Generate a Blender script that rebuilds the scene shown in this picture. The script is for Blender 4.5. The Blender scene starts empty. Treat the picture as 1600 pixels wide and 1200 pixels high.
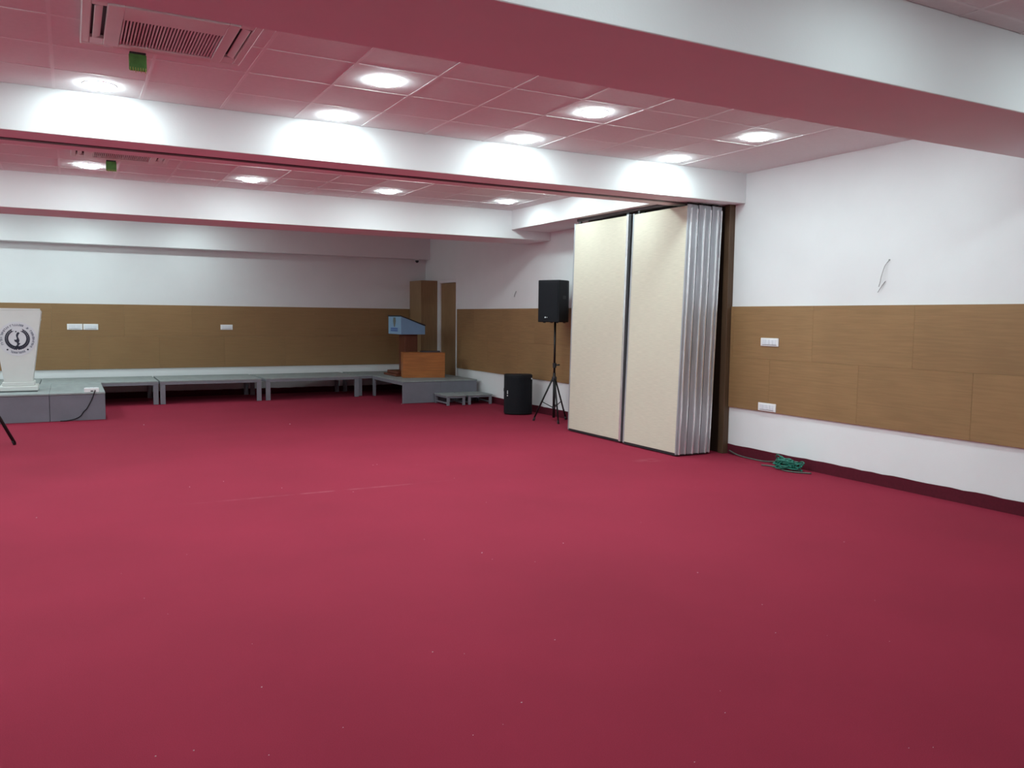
import bpy, bmesh, math, random
from mathutils import Vector, Matrix

scene = bpy.context.scene
COL = scene.collection
random.seed(7)

# ------------------------------------------------------------------ camera
F_PX = 1289.94
yaw, pit, rol = 0.491030643, -0.0802344015, -0.0111614631
fwd = Vector((math.sin(yaw) * math.cos(pit), math.cos(yaw) * math.cos(pit), math.sin(pit)))
rgt0 = Vector((math.cos(yaw), -math.sin(yaw), 0.0))
dwn0 = fwd.cross(rgt0)
rgt = math.cos(rol) * rgt0 + math.sin(rol) * dwn0
dwn = -math.sin(rol) * rgt0 + math.cos(rol) * dwn0
cam_data = bpy.data.cameras.new('camera')
cam_data.sensor_fit = 'HORIZONTAL'
cam_data.sensor_width = 36.0
cam_data.lens = F_PX / 1600.0 * 36.0
cam_data.clip_start = 0.05
cam_data.clip_end = 100
cam = bpy.data.objects.new('camera', cam_data)
COL.objects.link(cam)
m = Matrix.Identity(4)
for i in range(3):
    m[i][0] = rgt[i]; m[i][1] = -dwn[i]; m[i][2] = -fwd[i]
m[0][3], m[1][3], m[2][3] = 0.0, 0.0, 1.6
cam.matrix_world = m
scene.camera = cam

# ------------------------------------------------------------------ world, exposure
world = bpy.data.worlds.new('world')
scene.world = world
world.use_nodes = True
world.node_tree.nodes['Background'].inputs[0].default_value = (0.9, 0.95, 1.0, 1)
world.node_tree.nodes['Background'].inputs[1].default_value = 0.0
scene.view_settings.view_transform = 'Standard'
scene.view_settings.look = 'None'
scene.view_settings.gamma = 1.0
scene.view_settings.use_curve_mapping = False
scene.view_settings.exposure = 0.0
scene.cycles.max_bounces = 8
scene.cycles.diffuse_bounces = 5
scene.cycles.sample_clamp_indirect = 8.0
LAMP_POWER = 126.0
LAMP_COLOUR = (0.775, 0.96, 0.965, 1)

# ------------------------------------------------------------------ dimensions (metres)
XL, XR = -5.2, 6.95
YF, YB = -3.6, 17.1
ZC, ZC1 = 3.29, 3.43          # ceiling over the middle bays, over the bay by the camera
SLAB = 3.50
STAGE = 0.415

# ------------------------------------------------------------------ materials
def new_mat(name):
    mt = bpy.data.materials.new(name)
    mt.use_nodes = True
    nt = mt.node_tree
    b = nt.nodes['Principled BSDF']
    return mt, nt, b

def N(nt, typ, **kw):
    n = nt.nodes.new(typ)
    for k, v in kw.items():
        setattr(n, k, v)
    return n

def lk(nt, a, b):
    nt.links.new(a, b)

def plain(name, col, rough=0.6, metal=0.0, var=0.06, scale=8.0, bump=0.0, bscale=60.0, spec=0.5, stretch=(1, 1, 1)):
    """Principled with a gentle noise variation of colour and optional fine bump."""
    mt, nt, b = new_mat(name)
    tc = N(nt, 'ShaderNodeTexCoord')
    mp = N(nt, 'ShaderNodeMapping')
    mp.inputs['Scale'].default_value = stretch
    oi = N(nt, 'ShaderNodeObjectInfo')
    add = N(nt, 'ShaderNodeVectorMath', operation='ADD')
    mul = N(nt, 'ShaderNodeMath', operation='MULTIPLY'); mul.inputs[1].default_value = 37.0
    lk(nt, oi.outputs['Random'], mul.inputs[0])
    lk(nt, tc.outputs['Object'], add.inputs[0]); lk(nt, mul.outputs[0], add.inputs[1])
    lk(nt, add.outputs[0], mp.inputs['Vector'])
    nz = N(nt, 'ShaderNodeTexNoise'); nz.inputs['Scale'].default_value = scale; nz.inputs['Detail'].default_value = 4
    lk(nt, mp.outputs[0], nz.inputs['Vector'])
    rp = N(nt, 'ShaderNodeValToRGB')
    lo = [max(0, c * (1 - var)) for c in col]; hi = [min(1, c * (1 + var)) for c in col]
    rp.color_ramp.elements[0].position = 0.3; rp.color_ramp.elements[0].color = (*lo, 1)
    rp.color_ramp.elements[1].position = 0.7; rp.color_ramp.elements[1].color = (*hi, 1)
    lk(nt, nz.outputs['Fac'], rp.inputs[0]); lk(nt, rp.outputs[0], b.inputs['Base Color'])
    b.inputs['Roughness'].default_value = rough
    b.inputs['Metallic'].default_value = metal
    b.inputs['Specular IOR Level'].default_value = spec
    if bump:
        n2 = N(nt, 'ShaderNodeTexNoise'); n2.inputs['Scale'].default_value = bscale; n2.inputs['Detail'].default_value = 3
        lk(nt, mp.outputs[0], n2.inputs['Vector'])
        bp = N(nt, 'ShaderNodeBump'); bp.inputs['Strength'].default_value = bump; bp.inputs['Distance'].default_value = 0.01
        lk(nt, n2.outputs['Fac'], bp.inputs['Height']); lk(nt, bp.outputs[0], b.inputs['Normal'])
    return mt

def wood(name, col, var=0.12, axis=0, rough=0.55, tone=0.10, spec=0.35):
    """Grain streaks along one axis, and a tone of its own for every board."""
    mt, nt, b = new_mat(name)
    tc = N(nt, 'ShaderNodeTexCoord'); oi = N(nt, 'ShaderNodeObjectInfo')
    mul = N(nt, 'ShaderNodeMath', operation='MULTIPLY'); mul.inputs[1].default_value = 53.0
    add = N(nt, 'ShaderNodeVectorMath', operation='ADD')
    lk(nt, oi.outputs['Random'], mul.inputs[0]); lk(nt, tc.outputs['Object'], add.inputs[0]); lk(nt, mul.outputs[0], add.inputs[1])
    mp = N(nt, 'ShaderNodeMapping')
    sc = [22.0, 22.0, 22.0]; sc[axis] = 1.3
    mp.inputs['Scale'].default_value = sc
    lk(nt, add.outputs[0], mp.inputs['Vector'])
    nz = N(nt, 'ShaderNodeTexNoise'); nz.inputs['Scale'].default_value = 2.2; nz.inputs['Detail'].default_value = 6; nz.inputs['Distortion'].default_value = 0.4
    lk(nt, mp.outputs[0], nz.inputs['Vector'])
    n2 = N(nt, 'ShaderNodeTexNoise'); n2.inputs['Scale'].default_value = 1.7; n2.inputs['Detail'].default_value = 2
    lk(nt, add.outputs[0], n2.inputs['Vector'])
    mx = N(nt, 'ShaderNodeMath', operation='ADD'); lk(nt, nz.outputs['Fac'], mx.inputs[0])
    m2 = N(nt, 'ShaderNodeMath', operation='MULTIPLY_ADD'); m2.inputs[1].default_value = 0.7; m2.inputs[2].default_value = -0.35
    lk(nt, n2.outputs['Fac'], m2.inputs[0]); lk(nt, m2.outputs[0], mx.inputs[1])
    rp = N(nt, 'ShaderNodeValToRGB')
    rp.color_ramp.elements[0].position = 0.3; rp.color_ramp.elements[0].color = (*[c * (1 - var) for c in col], 1)
    rp.color_ramp.elements[1].position = 0.72; rp.color_ramp.elements[1].color = (*[min(1, c * (1 + var)) for c in col], 1)
    lk(nt, mx.outputs[0], rp.inputs[0])
    hs = N(nt, 'ShaderNodeHueSaturation')
    mr = N(nt, 'ShaderNodeMapRange'); mr.inputs['To Min'].default_value = 1 - tone; mr.inputs['To Max'].default_value = 1 + tone
    lk(nt, oi.outputs['Random'], mr.inputs['Value']); lk(nt, mr.outputs[0], hs.inputs['Value'])
    lk(nt, rp.outputs[0], hs.inputs['Color']); lk(nt, hs.outputs[0], b.inputs['Base Color'])
    b.inputs['Roughness'].default_value = rough
    b.inputs['Specular IOR Level'].default_value = spec
    return mt

def carpet_mat(name, col):
    mt, nt, b = new_mat(name)
    tc = N(nt, 'ShaderNodeTexCoord')
    big = N(nt, 'ShaderNodeTexNoise'); big.inputs['Scale'].default_value = 0.9; big.inputs['Detail'].default_value = 5
    fine = N(nt, 'ShaderNodeTexNoise'); fine.inputs['Scale'].default_value = 260; fine.inputs['Detail'].default_value = 3
    lk(nt, tc.outputs['Object'], big.inputs['Vector']); lk(nt, tc.outputs['Object'], fine.inputs['Vector'])
    r1 = N(nt, 'ShaderNodeValToRGB')
    r1.color_ramp.elements[0].position = 0.3; r1.color_ramp.elements[0].color = (*[c * 0.93 for c in col], 1)
    r1.color_ramp.elements[1].position = 0.7; r1.color_ramp.elements[1].color = (*[c * 1.06 for c in col], 1)
    lk(nt, big.outputs['Fac'], r1.inputs[0])
    mr = N(nt, 'ShaderNodeMapRange'); mr.inputs['To Min'].default_value = 0.72; mr.inputs['To Max'].default_value = 1.28
    lk(nt, fine.outputs['Fac'], mr.inputs['Value'])
    mx = N(nt, 'ShaderNodeMix', data_type='RGBA', blend_type='MULTIPLY'); mx.inputs[0].default_value = 1.0
    lk(nt, r1.outputs[0], mx.inputs[6]); lk(nt, mr.outputs[0], mx.inputs[7])
    # worn, dusty seam where two lengths of carpet meet, and a pale scuff by the folding partition
    sep = N(nt, 'ShaderNodeSeparateXYZ'); lk(nt, tc.outputs['Object'], sep.inputs[0])
    def band(sock, centre, half):
        s = N(nt, 'ShaderNodeMath', operation='SUBTRACT'); s.inputs[1].default_value = centre; lk(nt, sock, s.inputs[0])
        a = N(nt, 'ShaderNodeMath', operation='ABSOLUTE'); lk(nt, s.outputs[0], a.inputs[0])
        r = N(nt, 'ShaderNodeMapRange'); r.inputs['From Min'].default_value = half; r.inputs['From Max'].default_value = half * 0.3
        lk(nt, a.outputs[0], r.inputs['Value'])
        return r.outputs[0]
    def mul(a, c):
        q = N(nt, 'ShaderNodeMath', operation='MULTIPLY'); lk(nt, a, q.inputs[0])
        if isinstance(c, float): q.inputs[1].default_value = c
        else: lk(nt, c, q.inputs[1])
        return q.outputs[0]
    dn = N(nt, 'ShaderNodeTexNoise'); dn.inputs['Scale'].default_value = 5.0; dn.inputs['Detail'].default_value = 6
    lk(nt, tc.outputs['Object'], dn.inputs['Vector'])
    dr = N(nt, 'ShaderNodeMapRange'); dr.inputs['From Min'].default_value = 0.42; dr.inputs['From Max'].default_value = 0.66
    lk(nt, dn.outputs['Fac'], dr.inputs['Value'])
    seam = mul(mul(mul(band(sep.outputs[0], 2.05, 1.3), band(sep.outputs[1], 7.34, 0.035)), dr.outputs[0]), 0.16)
    scuf = mul(mul(mul(band(sep.outputs[0], 5.77, 0.22), band(sep.outputs[1], 7.45, 0.12)), dr.outputs[0]), 0.2)
    sm = N(nt, 'ShaderNodeMath', operation='ADD'); lk(nt, seam, sm.inputs[0]); lk(nt, scuf, sm.inputs[1])
    m2 = N(nt, 'ShaderNodeMix', data_type='RGBA'); m2.inputs[7].default_value = (0.55, 0.30, 0.32, 1)
    lk(nt, sm.outputs[0], m2.inputs[0]); lk(nt, mx.outputs[2], m2.inputs[6]); lk(nt, m2.outputs[2], b.inputs['Base Color'])
    b.inputs['Roughness'].default_value = 0.95
    b.inputs['Specular IOR Level'].default_value = 0.15
    bp = N(nt, 'ShaderNodeBump'); bp.inputs['Strength'].default_value = 0.35; bp.inputs['Distance'].default_value = 0.004
    lk(nt, fine.outputs['Fac'], bp.inputs['Height']); lk(nt, bp.outputs[0], b.inputs['Normal'])
    return mt

def fabric_mat(name, col):
    mt, nt, b = new_mat(name)
    tc = N(nt, 'ShaderNodeTexCoord')
    mp = N(nt, 'ShaderNodeMapping'); mp.inputs['Scale'].default_value = (8, 8, 160)
    lk(nt, tc.outputs['Object'], mp.inputs['Vector'])
    nz = N(nt, 'ShaderNodeTexNoise'); nz.inputs['Scale'].default_value = 1.0; nz.inputs['Detail'].default_value = 5
    lk(nt, mp.outputs[0], nz.inputs['Vector'])
    rp = N(nt, 'ShaderNodeValToRGB')
    rp.color_ramp.elements[0].position = 0.3; rp.color_ramp.elements[0].color = (*[c * 0.92 for c in col], 1)
    rp.color_ramp.elements[1].position = 0.7; rp.color_ramp.elements[1].color = (*[c * 1.05 for c in col], 1)
    lk(nt, nz.outputs['Fac'], rp.inputs[0]); lk(nt, rp.outputs[0], b.inputs['Base Color'])
    b.inputs['Roughness'].default_value = 0.9
    b.inputs['Specular IOR Level'].default_value = 0.2
    bp = N(nt, 'ShaderNodeBump'); bp.inputs['Strength'].default_value = 0.15; bp.inputs['Distance'].default_value = 0.003
    lk(nt, nz.outputs['Fac'], bp.inputs['Height']); lk(nt, bp.outputs[0], b.inputs['Normal'])
    return mt

def emit_mat(name, col, strength):
    mt, nt, b = new_mat(name)
    b.inputs['Base Color'].default_value = (0.9, 0.9, 0.9, 1)
    b.inputs['Emission Color'].default_value = col
    b.inputs['Emission Strength'].default_value = strength
    return mt

M = dict(
    wall=plain('wall_paint', (0.80, 0.82, 0.83), 0.85, var=0.015, scale=2.5, bump=0.08, bscale=90, spec=0.25),
    beam=plain('beam_plaster', (0.80, 0.81, 0.82), 0.85, var=0.015, scale=2.0, bump=0.06, bscale=80, spec=0.25),
    tile=plain('ceiling_board', (0.76, 0.76, 0.765), 0.9, var=0.02, scale=30, bump=0.12, bscale=240, spec=0.2),
    tbar=plain('grid_bar_enamel', (0.80, 0.80, 0.805), 0.55, var=0.01, spec=0.3),
    carpet=carpet_mat('red_carpet', (0.258, 0.0195, 0.0445)),
    skirt=plain('maroon_skirting', (0.095, 0.009, 0.020), 0.9, var=0.1, scale=40, bump=0.2, bscale=200, spec=0.2),
    board_y=wood('brown_board_along_y', (0.285, 0.166, 0.074), axis=1, tone=0.035, var=0.10),
    board_x=wood('brown_board_along_x', (0.270, 0.157, 0.070), axis=0, tone=0.03, var=0.06),
    ply=wood('plywood_upright', (0.30, 0.185, 0.095), axis=2, tone=0.05),
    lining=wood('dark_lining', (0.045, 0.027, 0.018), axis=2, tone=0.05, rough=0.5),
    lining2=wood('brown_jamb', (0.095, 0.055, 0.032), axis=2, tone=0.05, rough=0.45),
    cream=fabric_mat('cream_fabric', (0.625, 0.58, 0.475)),
    alu=plain('aluminium', (0.40, 0.41, 0.44), 0.50, metal=0.55, var=0.16, scale=3, stretch=(6, 6, 0.7)),
    alu_bright=plain('polished_aluminium', (0.88, 0.89, 0.91), 0.22, metal=0.7, var=0.02),
    dark=plain('dark_rubber', (0.018, 0.018, 0.022), 0.6, var=0.1),
    track=plain('track_metal', (0.09, 0.07, 0.075), 0.5, metal=0.4, var=0.1),
    white_plastic=plain('white_plastic', (0.84, 0.85, 0.86), 0.35, var=0.01),
    rocker=plain('rocker_plastic', (0.76, 0.79, 0.84), 0.3, var=0.01),
    ac_white=plain('unit_plastic', (0.72, 0.70, 0.69), 0.4, var=0.03, scale=5),
    black=plain('black_plastic', (0.013, 0.014, 0.017), 0.55, var=0.2, scale=120, bump=0.1, bscale=300, spec=0.15),
    grille_black=plain('black_grille', (0.010, 0.011, 0.014), 0.5, var=0.3, scale=200, bump=0.3, bscale=400, spec=0.12),
    black_metal=plain('black_metal', (0.012, 0.012, 0.013), 0.4, metal=0.3, var=0.1),
    stage_face=plain('stage_grey_face', (0.17, 0.17, 0.205), 0.7, var=0.07, scale=5),
    stage_frame=plain('stage_grey_steel', (0.21, 0.21, 0.245), 0.5, var=0.07, scale=10, metal=0.1),
    stage_top=plain('stage_top_board', (0.27, 0.30, 0.30), 0.75, var=0.12, scale=9, bump=0.1, bscale=150),
    podium=plain('ivory_laminate', (0.66, 0.67, 0.65), 0.4, var=0.02),
    lectern=wood('mahogany', (0.13, 0.040, 0.022), axis=2, rough=0.4, tone=0.03),
    crate=wood('orange_teak', (0.38, 0.13, 0.035), axis=0, rough=0.4, tone=0.04, var=0.2),
    blue=plain('sky_blue_board', (0.20, 0.36, 0.56), 0.5, var=0.03),
    blue_face=plain('pale_blue_board', (0.27, 0.48, 0.68), 0.5, var=0.03),
    blue_ink=plain('blue_ink', (0.07, 0.15, 0.48), 0.5, var=0.05),
    grey_ink=plain('olive_ink', (0.16, 0.18, 0.16), 0.6, var=0.2, scale=40),
    navy_ink=plain('navy_ink', (0.022, 0.024, 0.045), 0.6, var=0.2, scale=60),
    slate_ink=plain('slate_ink', (0.17, 0.18, 0.24), 0.6, var=0.2, scale=60),
    lilac=plain('lilac_disc', (0.63, 0.635, 0.67), 0.5, var=0.02),
    green=plain('green_card', (0.07, 0.22, 0.04), 0.6, var=0.25, scale=25),
    yellow=plain('yellow_thread', (0.42, 0.40, 0.10), 0.7, var=0.2),
    hose=plain('teal_green_hose', (0.01, 0.17, 0.12), 0.35, var=0.2, scale=30),
    hose_dull=plain('grey_green_hose', (0.085, 0.10, 0.085), 0.5, var=0.2, scale=30),
    wire=plain('grey_wire', (0.30, 0.30, 0.30), 0.5, var=0.2),
    lint=plain('white_lint', (0.7, 0.62, 0.6), 0.9, var=0.1),
    lamp=emit_mat('lamp_glow', LAMP_COLOUR, LAMP_POWER),
)

# ------------------------------------------------------------------ mesh helpers
class MB:
    """Collects shapes; build() links them as one mesh object."""
    def __init__(self):
        self.bm = bmesh.new()
        self.smooth = False

    def _bev(self, verts, bevel, seg=1):
        if bevel:
            vs = set(verts)
            es = [e for e in self.bm.edges if e.verts[0] in vs and e.verts[1] in vs]
            bmesh.ops.bevel(self.bm, geom=es, offset=bevel, segments=seg, affect='EDGES', profile=0.5)

    def box(self, x0, x1, y0, y1, z0, z1, bevel=0.0, seg=1, mat=None):
        g = bmesh.ops.create_cube(self.bm, size=1.0)
        vs = g['verts']
        for v in vs:
            v.co.x = x0 if v.co.x < 0 else x1
            v.co.y = y0 if v.co.y < 0 else y1
            v.co.z = z0 if v.co.z < 0 else z1
            if mat is not None:
                v.co = mat @ v.co
        self._bev(vs, bevel, seg)
        return self

    def prism(self, pts, axis, a, b, bevel=0.0, seg=1):
        """Polygon extruded along an axis: pts give the two other coordinates in x, y, z order."""
        def at(p, t):
            c = list(p); c.insert(axis, t); return Vector(c)
        va = [self.bm.verts.new(at(p, a)) for p in pts]
        vb = [self.bm.verts.new(at(p, b)) for p in pts]
        n = len(pts)
        self.bm.faces.new(va); self.bm.faces.new(list(reversed(vb)))
        for i in range(n):
            self.bm.faces.new([va[i], vb[i], vb[(i + 1) % n], va[(i + 1) % n]])
        bmesh.ops.recalc_face_normals(self.bm, faces=self.bm.faces)
        self._bev(va + vb, bevel, seg)
        return self

    def tube(self, pts, r, n=8, cap=True, r_end=None):
        pts = [Vector(p) for p in pts]
        rings = []
        prev = None
        for i, p in enumerate(pts):
            d = (pts[min(i + 1, len(pts) - 1)] - pts[max(i - 1, 0)])
            d.normalize()
            if prev is None:
                up = Vector((0, 0, 1)) if abs(d.z) < 0.9 else Vector((1, 0, 0))
                u = d.cross(up).normalized()
            else:
                u = (prev - d * prev.dot(d)).normalized()
            w = d.cross(u); prev = u
            rr = r if r_end is None else r + (r_end - r) * i / (len(pts) - 1)
            rings.append([self.bm.verts.new(p + rr * (math.cos(2 * math.pi * k / n) * u + math.sin(2 * math.pi * k / n) * w)) for k in range(n)])
        fs = []
        for a, c in zip(rings, rings[1:]):
            for k in range(n):
                fs.append(self.bm.faces.new([a[k], a[(k + 1) % n], c[(k + 1) % n], c[k]]))
        for f in fs: f.smooth = True
        if cap:
            self.bm.faces.new(list(reversed(rings[0]))); self.bm.faces.new(rings[-1])
        return self

    def lathe(self, prof, n=24, centre=(0, 0, 0)):
        """prof: (radius, z) pairs from one end to the other."""
        cx, cy, cz = centre
        rings = []
        for r, z in prof:
            if r < 1e-6:
                rings.append([self.bm.verts.new((cx, cy, cz + z))])
            else:
                rings.append([self.bm.verts.new((cx + r * math.cos(2 * math.pi * k / n), cy + r * math.sin(2 * math.pi * k / n), cz + z)) for k in range(n)])
        for a, c in zip(rings, rings[1:]):
            for k in range(n):
                q = [a[k % len(a)], a[(k + 1) % len(a)], c[(k + 1) % len(c)], c[k % len(c)]]
                q = list(dict.fromkeys(q))
                if len(q) > 2: self.bm.faces.new(q)
        bmesh.ops.recalc_face_normals(self.bm, faces=self.bm.faces)
        return self

    def mesh(self, name):
        bmesh.ops.recalc_face_normals(self.bm, faces=self.bm.faces)
        me = bpy.data.meshes.new(name)
        self.bm.to_mesh(me); self.bm.free()
        return me

    def build(self, name, mat, parent=None, loc=None, rot=None):
        me = self.mesh(name)
        me.materials.append(M[mat])
        return link(name, me, parent, loc, rot)

def link(name, me, parent=None, loc=None, rot=None):
    o = bpy.data.objects.new(name, me)
    COL.objects.link(o)
    if parent is not None: o.parent = parent
    if loc is not None: o.location = loc
    if rot is not None: o.rotation_euler = rot
    return o

def tag(o, label, cat, group=None, kind=None):
    o['label'] = label; o['category'] = cat
    if group: o['group'] = group
    if kind: o['kind'] = kind
    return o

def thing(name, label, cat, loc=(0, 0, 0), rotz=0.0, group=None):
    o = bpy.data.objects.new(name, None)
    o.empty_display_size = 0.1
    COL.objects.link(o)
    o.location = loc; o.rotation_euler = (0, 0, rotz)
    return tag(o, label, cat, group)

def struct(o, label=None, cat=None):
    o['kind'] = 'structure'
    if label: o['label'] = label
    if cat: o['category'] = cat
    return o

def dup(root, label, loc, rotz=None, group=None):
    r = root.copy(); COL.objects.link(r)
    r.location = loc
    if rotz is not None: r.rotation_euler = (0, 0, rotz)
    r['label'] = label
    if group: r['group'] = group
    for ch in root.children:
        c = ch.copy(); COL.objects.link(c); c.parent = r
        for g in ch.children:
            d = g.copy(); COL.objects.link(d); d.parent = c
    return r

# ================================================================== the room shell
floor = MB().box(XL, XR, YF, YB, -0.12, 0.0).build('floor', 'carpet')
struct(floor, 'wall-to-wall red carpet covering the whole hall floor', 'carpet')

ceiling = MB().box(XL, XR, YF, YB, SLAB, SLAB + 0.1).build('ceiling', 'tile')
struct(ceiling, 'white suspended ceiling of square boards between the beams', 'ceiling')

# right wall with the doorway near the far corner
DY0, DY1, DZ = 15.41, 16.40, 2.37
w = MB()
w.box(XR, XR + 0.15, YF - 0.15, DY0, 0, SLAB)
w.box(XR, XR + 0.15, DY1, YB + 0.15, 0, SLAB)
w.box(XR, XR + 0.15, DY0, DY1, DZ, SLAB)
wall_right = struct(w.build('wall_right', 'wall'), 'white right-hand wall with a band of brown boards', 'wall')
wall_back = struct(MB().box(XL - 0.15, XR, YB, YB + 0.15, 0, SLAB).build('wall_back', 'wall'), 'white far wall behind the stage tables with brown boards', 'wall')
wall_left = struct(MB().box(XL - 0.15, XL, YF - 0.15, YB, 0, SLAB).build('wall_left', 'wall'), 'plain white left-hand wall outside the picture', 'wall')
wall_front = struct(MB().box(XL, XR, YF - 0.15, YF, 0, SLAB).build('wall_front', 'wall'), 'plain white wall behind the viewer', 'wall')

# beams across the room
def beam(y0, y1, z0, label, x0=XL, x1=XR):
    return struct(MB().box(x0, x1, y0, y1, z0, SLAB, bevel=0.004).build('ceiling_beam', 'beam'), label, 'beam')
beam(3.254, 4.125, 2.95, 'wide white ceiling beam nearest the viewer, crossing the top right of the picture')
beam(7.30, 7.92, 2.95, 'white ceiling beam with four bright arcs of lamp light, directly above the folding partition')
beam(11.72, 12.55, 2.855, 'white ceiling beam in front of the stage area, ending above the loudspeaker')
beam(16.84, YB, 2.836, 'shallow white ceiling beam along the top of the far wall')
beam(-1.2, -0.35, 2.95, 'white ceiling beam behind the viewer')
bulk = struct(MB().box(6.225, XR, 7.92, 11.72, 2.99, SLAB, bevel=0.004).build('ceiling_beam', 'beam'),
              'short white bulkhead running along the right wall above the folded cream panels', 'beam')

# dark track slot under the middle beam, and the track above the parked panels
tr = MB().box(XL, 6.86, 7.615, 7.685, 2.942, 2.951).build('trim_1', 'track')
struct(tr, 'thin dark partition track set in the underside of the middle beam', 'track')
tr2 = MB().box(6.33, 6.40, 7.93, 9.95, 2.955, 2.991).box(6.52, 6.62, 7.93, 9.95, 2.955, 2.991).build('trim_2', 'track')
struct(tr2, 'dark parking track under the bulkhead above the folded panels', 'track')

# brown lining of the parking niche
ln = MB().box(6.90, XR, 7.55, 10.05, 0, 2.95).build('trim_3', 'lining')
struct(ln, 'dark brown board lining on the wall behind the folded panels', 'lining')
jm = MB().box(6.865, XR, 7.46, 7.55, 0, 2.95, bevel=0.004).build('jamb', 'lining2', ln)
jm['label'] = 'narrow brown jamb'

# brown wall boards: two rows in running bond
def boards(parent, axis, at, u0, u1, z0, z1, off, depth, mat, skip=()):
    zm = (z0 + z1) / 2
    L = 1.19
    cache = {}
    for row, (a, b, o) in enumerate(((z0, zm, off), (zm, z1, off + L / 2))):
        k = math.floor((u0 - o) / L)
        u = o + k * L
        while u < u1:
            s, e = max(u, u0), min(u + L, u1)
            if e - s > 0.006:
                key = (round(e - s, 3), round(b - a, 3))
                d = depth + random.uniform(-0.0003, 0.0003)
                if key not in cache:
                    h, q = (e - s) / 2 - 0.0006, (b - a) / 2 - 0.0005
                    mb = MB()
                    if axis == 1: mb.box(-0.011, 0.011, -h, h, -q, q, bevel=0.0008)
                    else: mb.box(-h, h, -0.011, 0.011, -q, q, bevel=0.0008)
                    me = mb.mesh('board'); me.materials.append(M[mat]); cache[key] = me
                c = (s + e) / 2
                if axis == 1: link('board', cache[key], parent, (at - d, c, (a + b) / 2))
                else: link('board', cache[key], parent, (c, at - d, (a + b) / 2))
            u += L
boards(wall_right, 1, XR, YF, 7.455, 0.567, 1.76, 4.437, 0.012, 'board_y')
boards(wall_right, 1, XR, 10.06, DY0 - 0.05, 0.567, 1.76, 4.437, 0.012, 'board_y')
boards(wall_back, 0, YB, XL, 6.57, 0.562, 1.765, 0.3, 0.012, 'board_x')

# maroon skirting with a ragged top edge
def skirting(name, axis, at, u0, u1, h, label):
    n = int((u1 - u0) / 0.12) + 1
    rnd = random.Random(3)
    top = [(u0 + (u1 - u0) * i / n, h + rnd.uniform(-0.004, 0.004)) for i in range(n + 1)]
    pts = [(u0, 0.0)] + top + [(u1, 0.0)]
    mb = MB()
    if axis == 1: mb.prism(pts, 0, at - 0.012, at)
    else: mb.prism(pts, 1, at - 0.012, at)
    return struct(mb.build(name, 'skirt'), label, 'skirting')
skirting('baseboard_right', 1, XR, YF, 7.455, 0.118, 'maroon carpet skirting along the foot of the right wall')
skirting('baseboard_far_right', 1, XR, 10.06, DY0, 0.118, 'maroon carpet skirting on the right wall beyond the folded panels')
skirting('baseboard_back', 0, YB, XL, 6.57, 0.118, 'maroon carpet skirting along the foot of the far wall')

# door near the far corner
door = struct(thing('door_1', 'plain brown flush door in a white frame at the far right corner', 'door', (XR, DY0, 0)))
fr = MB()
fr.box(-0.012, 0.15, 0.0, 0.035, 0, DZ - 0.002, bevel=0.003)
fr.box(-0.012, 0.15, DY1 - DY0 - 0.13, DY1 - DY0, 0, DZ - 0.002, bevel=0.003)
fr.box(-0.012, 0.15, 0.035, DY1 - DY0 - 0.13, DZ - 0.065, DZ - 0.002, bevel=0.003)
fr.build('frame', 'white_plastic', door)
MB().box(0.02, 0.06, 0.038, DY1 - DY0 - 0.133, 0.004, DZ - 0.068, bevel=0.002).build('leaf', 'ply', door)

# suspended ceiling: boards and grid bars, bay by bay
PITCH = 0.602
GX0 = -0.06
GX1 = GX0 + 10 * PITCH       # boards stop here, a plain border follows
GK = -9
tile_mesh = {}
far_tiles = MB()
n_far = 0
def ceiling_bay(y0, y1, z, rows_from, pitch_y, single):
    """rows_from: a y where a grid line runs."""
    global n_far
    ys = []
    y = rows_from
    while y - pitch_y > y0 - 0.001: y -= pitch_y
    ys = [y0]
    while y < y1 - 0.001:
        if y - ys[-1] > 0.04: ys.append(y)
        y += pitch_y
    ys.append(y1)
    xs = [XL] + [GX0 + k * PITCH for k in range(GK + 1, 11) if GX0 + k * PITCH > XL + 0.05]
    for i in range(len(xs) - 1):
        for j in range(len(ys) - 1):
            wx, wy = xs[i + 1] - xs[i], ys[j + 1] - ys[j]
            cx, cy = (xs[i] + xs[i + 1]) / 2, (ys[j] + ys[j + 1]) / 2
            if single(cx, cy):
                key = (round(wx, 3), round(wy, 3))
                if key not in tile_mesh:
                    me = MB().box(-wx / 2 + .002, wx / 2 - .002, -wy / 2 + .002, wy / 2 - .002, 0, 0.012, bevel=0.003).mesh('ceiling_tile')
                    me.materials.append(M['tile']); tile_mesh[key] = me
                link('ceiling_tile', tile_mesh[key], ceiling, (cx, cy, z + random.uniform(-0.001, 0.0015)))
            else:
                far_tiles.box(cx - wx / 2 + .002, cx + wx / 2 - .002, cy - wy / 2 + .002, cy + wy / 2 - .002, z, z + 0.012)
                n_far += 1
    MB().box(GX1 + 0.002, XR, y0, y1, z + 0.001, z + 0.013).build('border_board', 'tile', ceiling)
    # bars
    for x in xs[1:]:
        MB().box(x - 0.011, x + 0.011, y0 + .001, y1 - .001, z - 0.0028, z + 0.006).build('grid_bar', 'tbar', ceiling)
    for y in ys[1:-1]:
        MB().box(XL, GX1 - 0.011, y - 0.011, y + 0.011, z - 0.0026, z + 0.006).build('grid_bar', 'tbar', ceiling)

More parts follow.
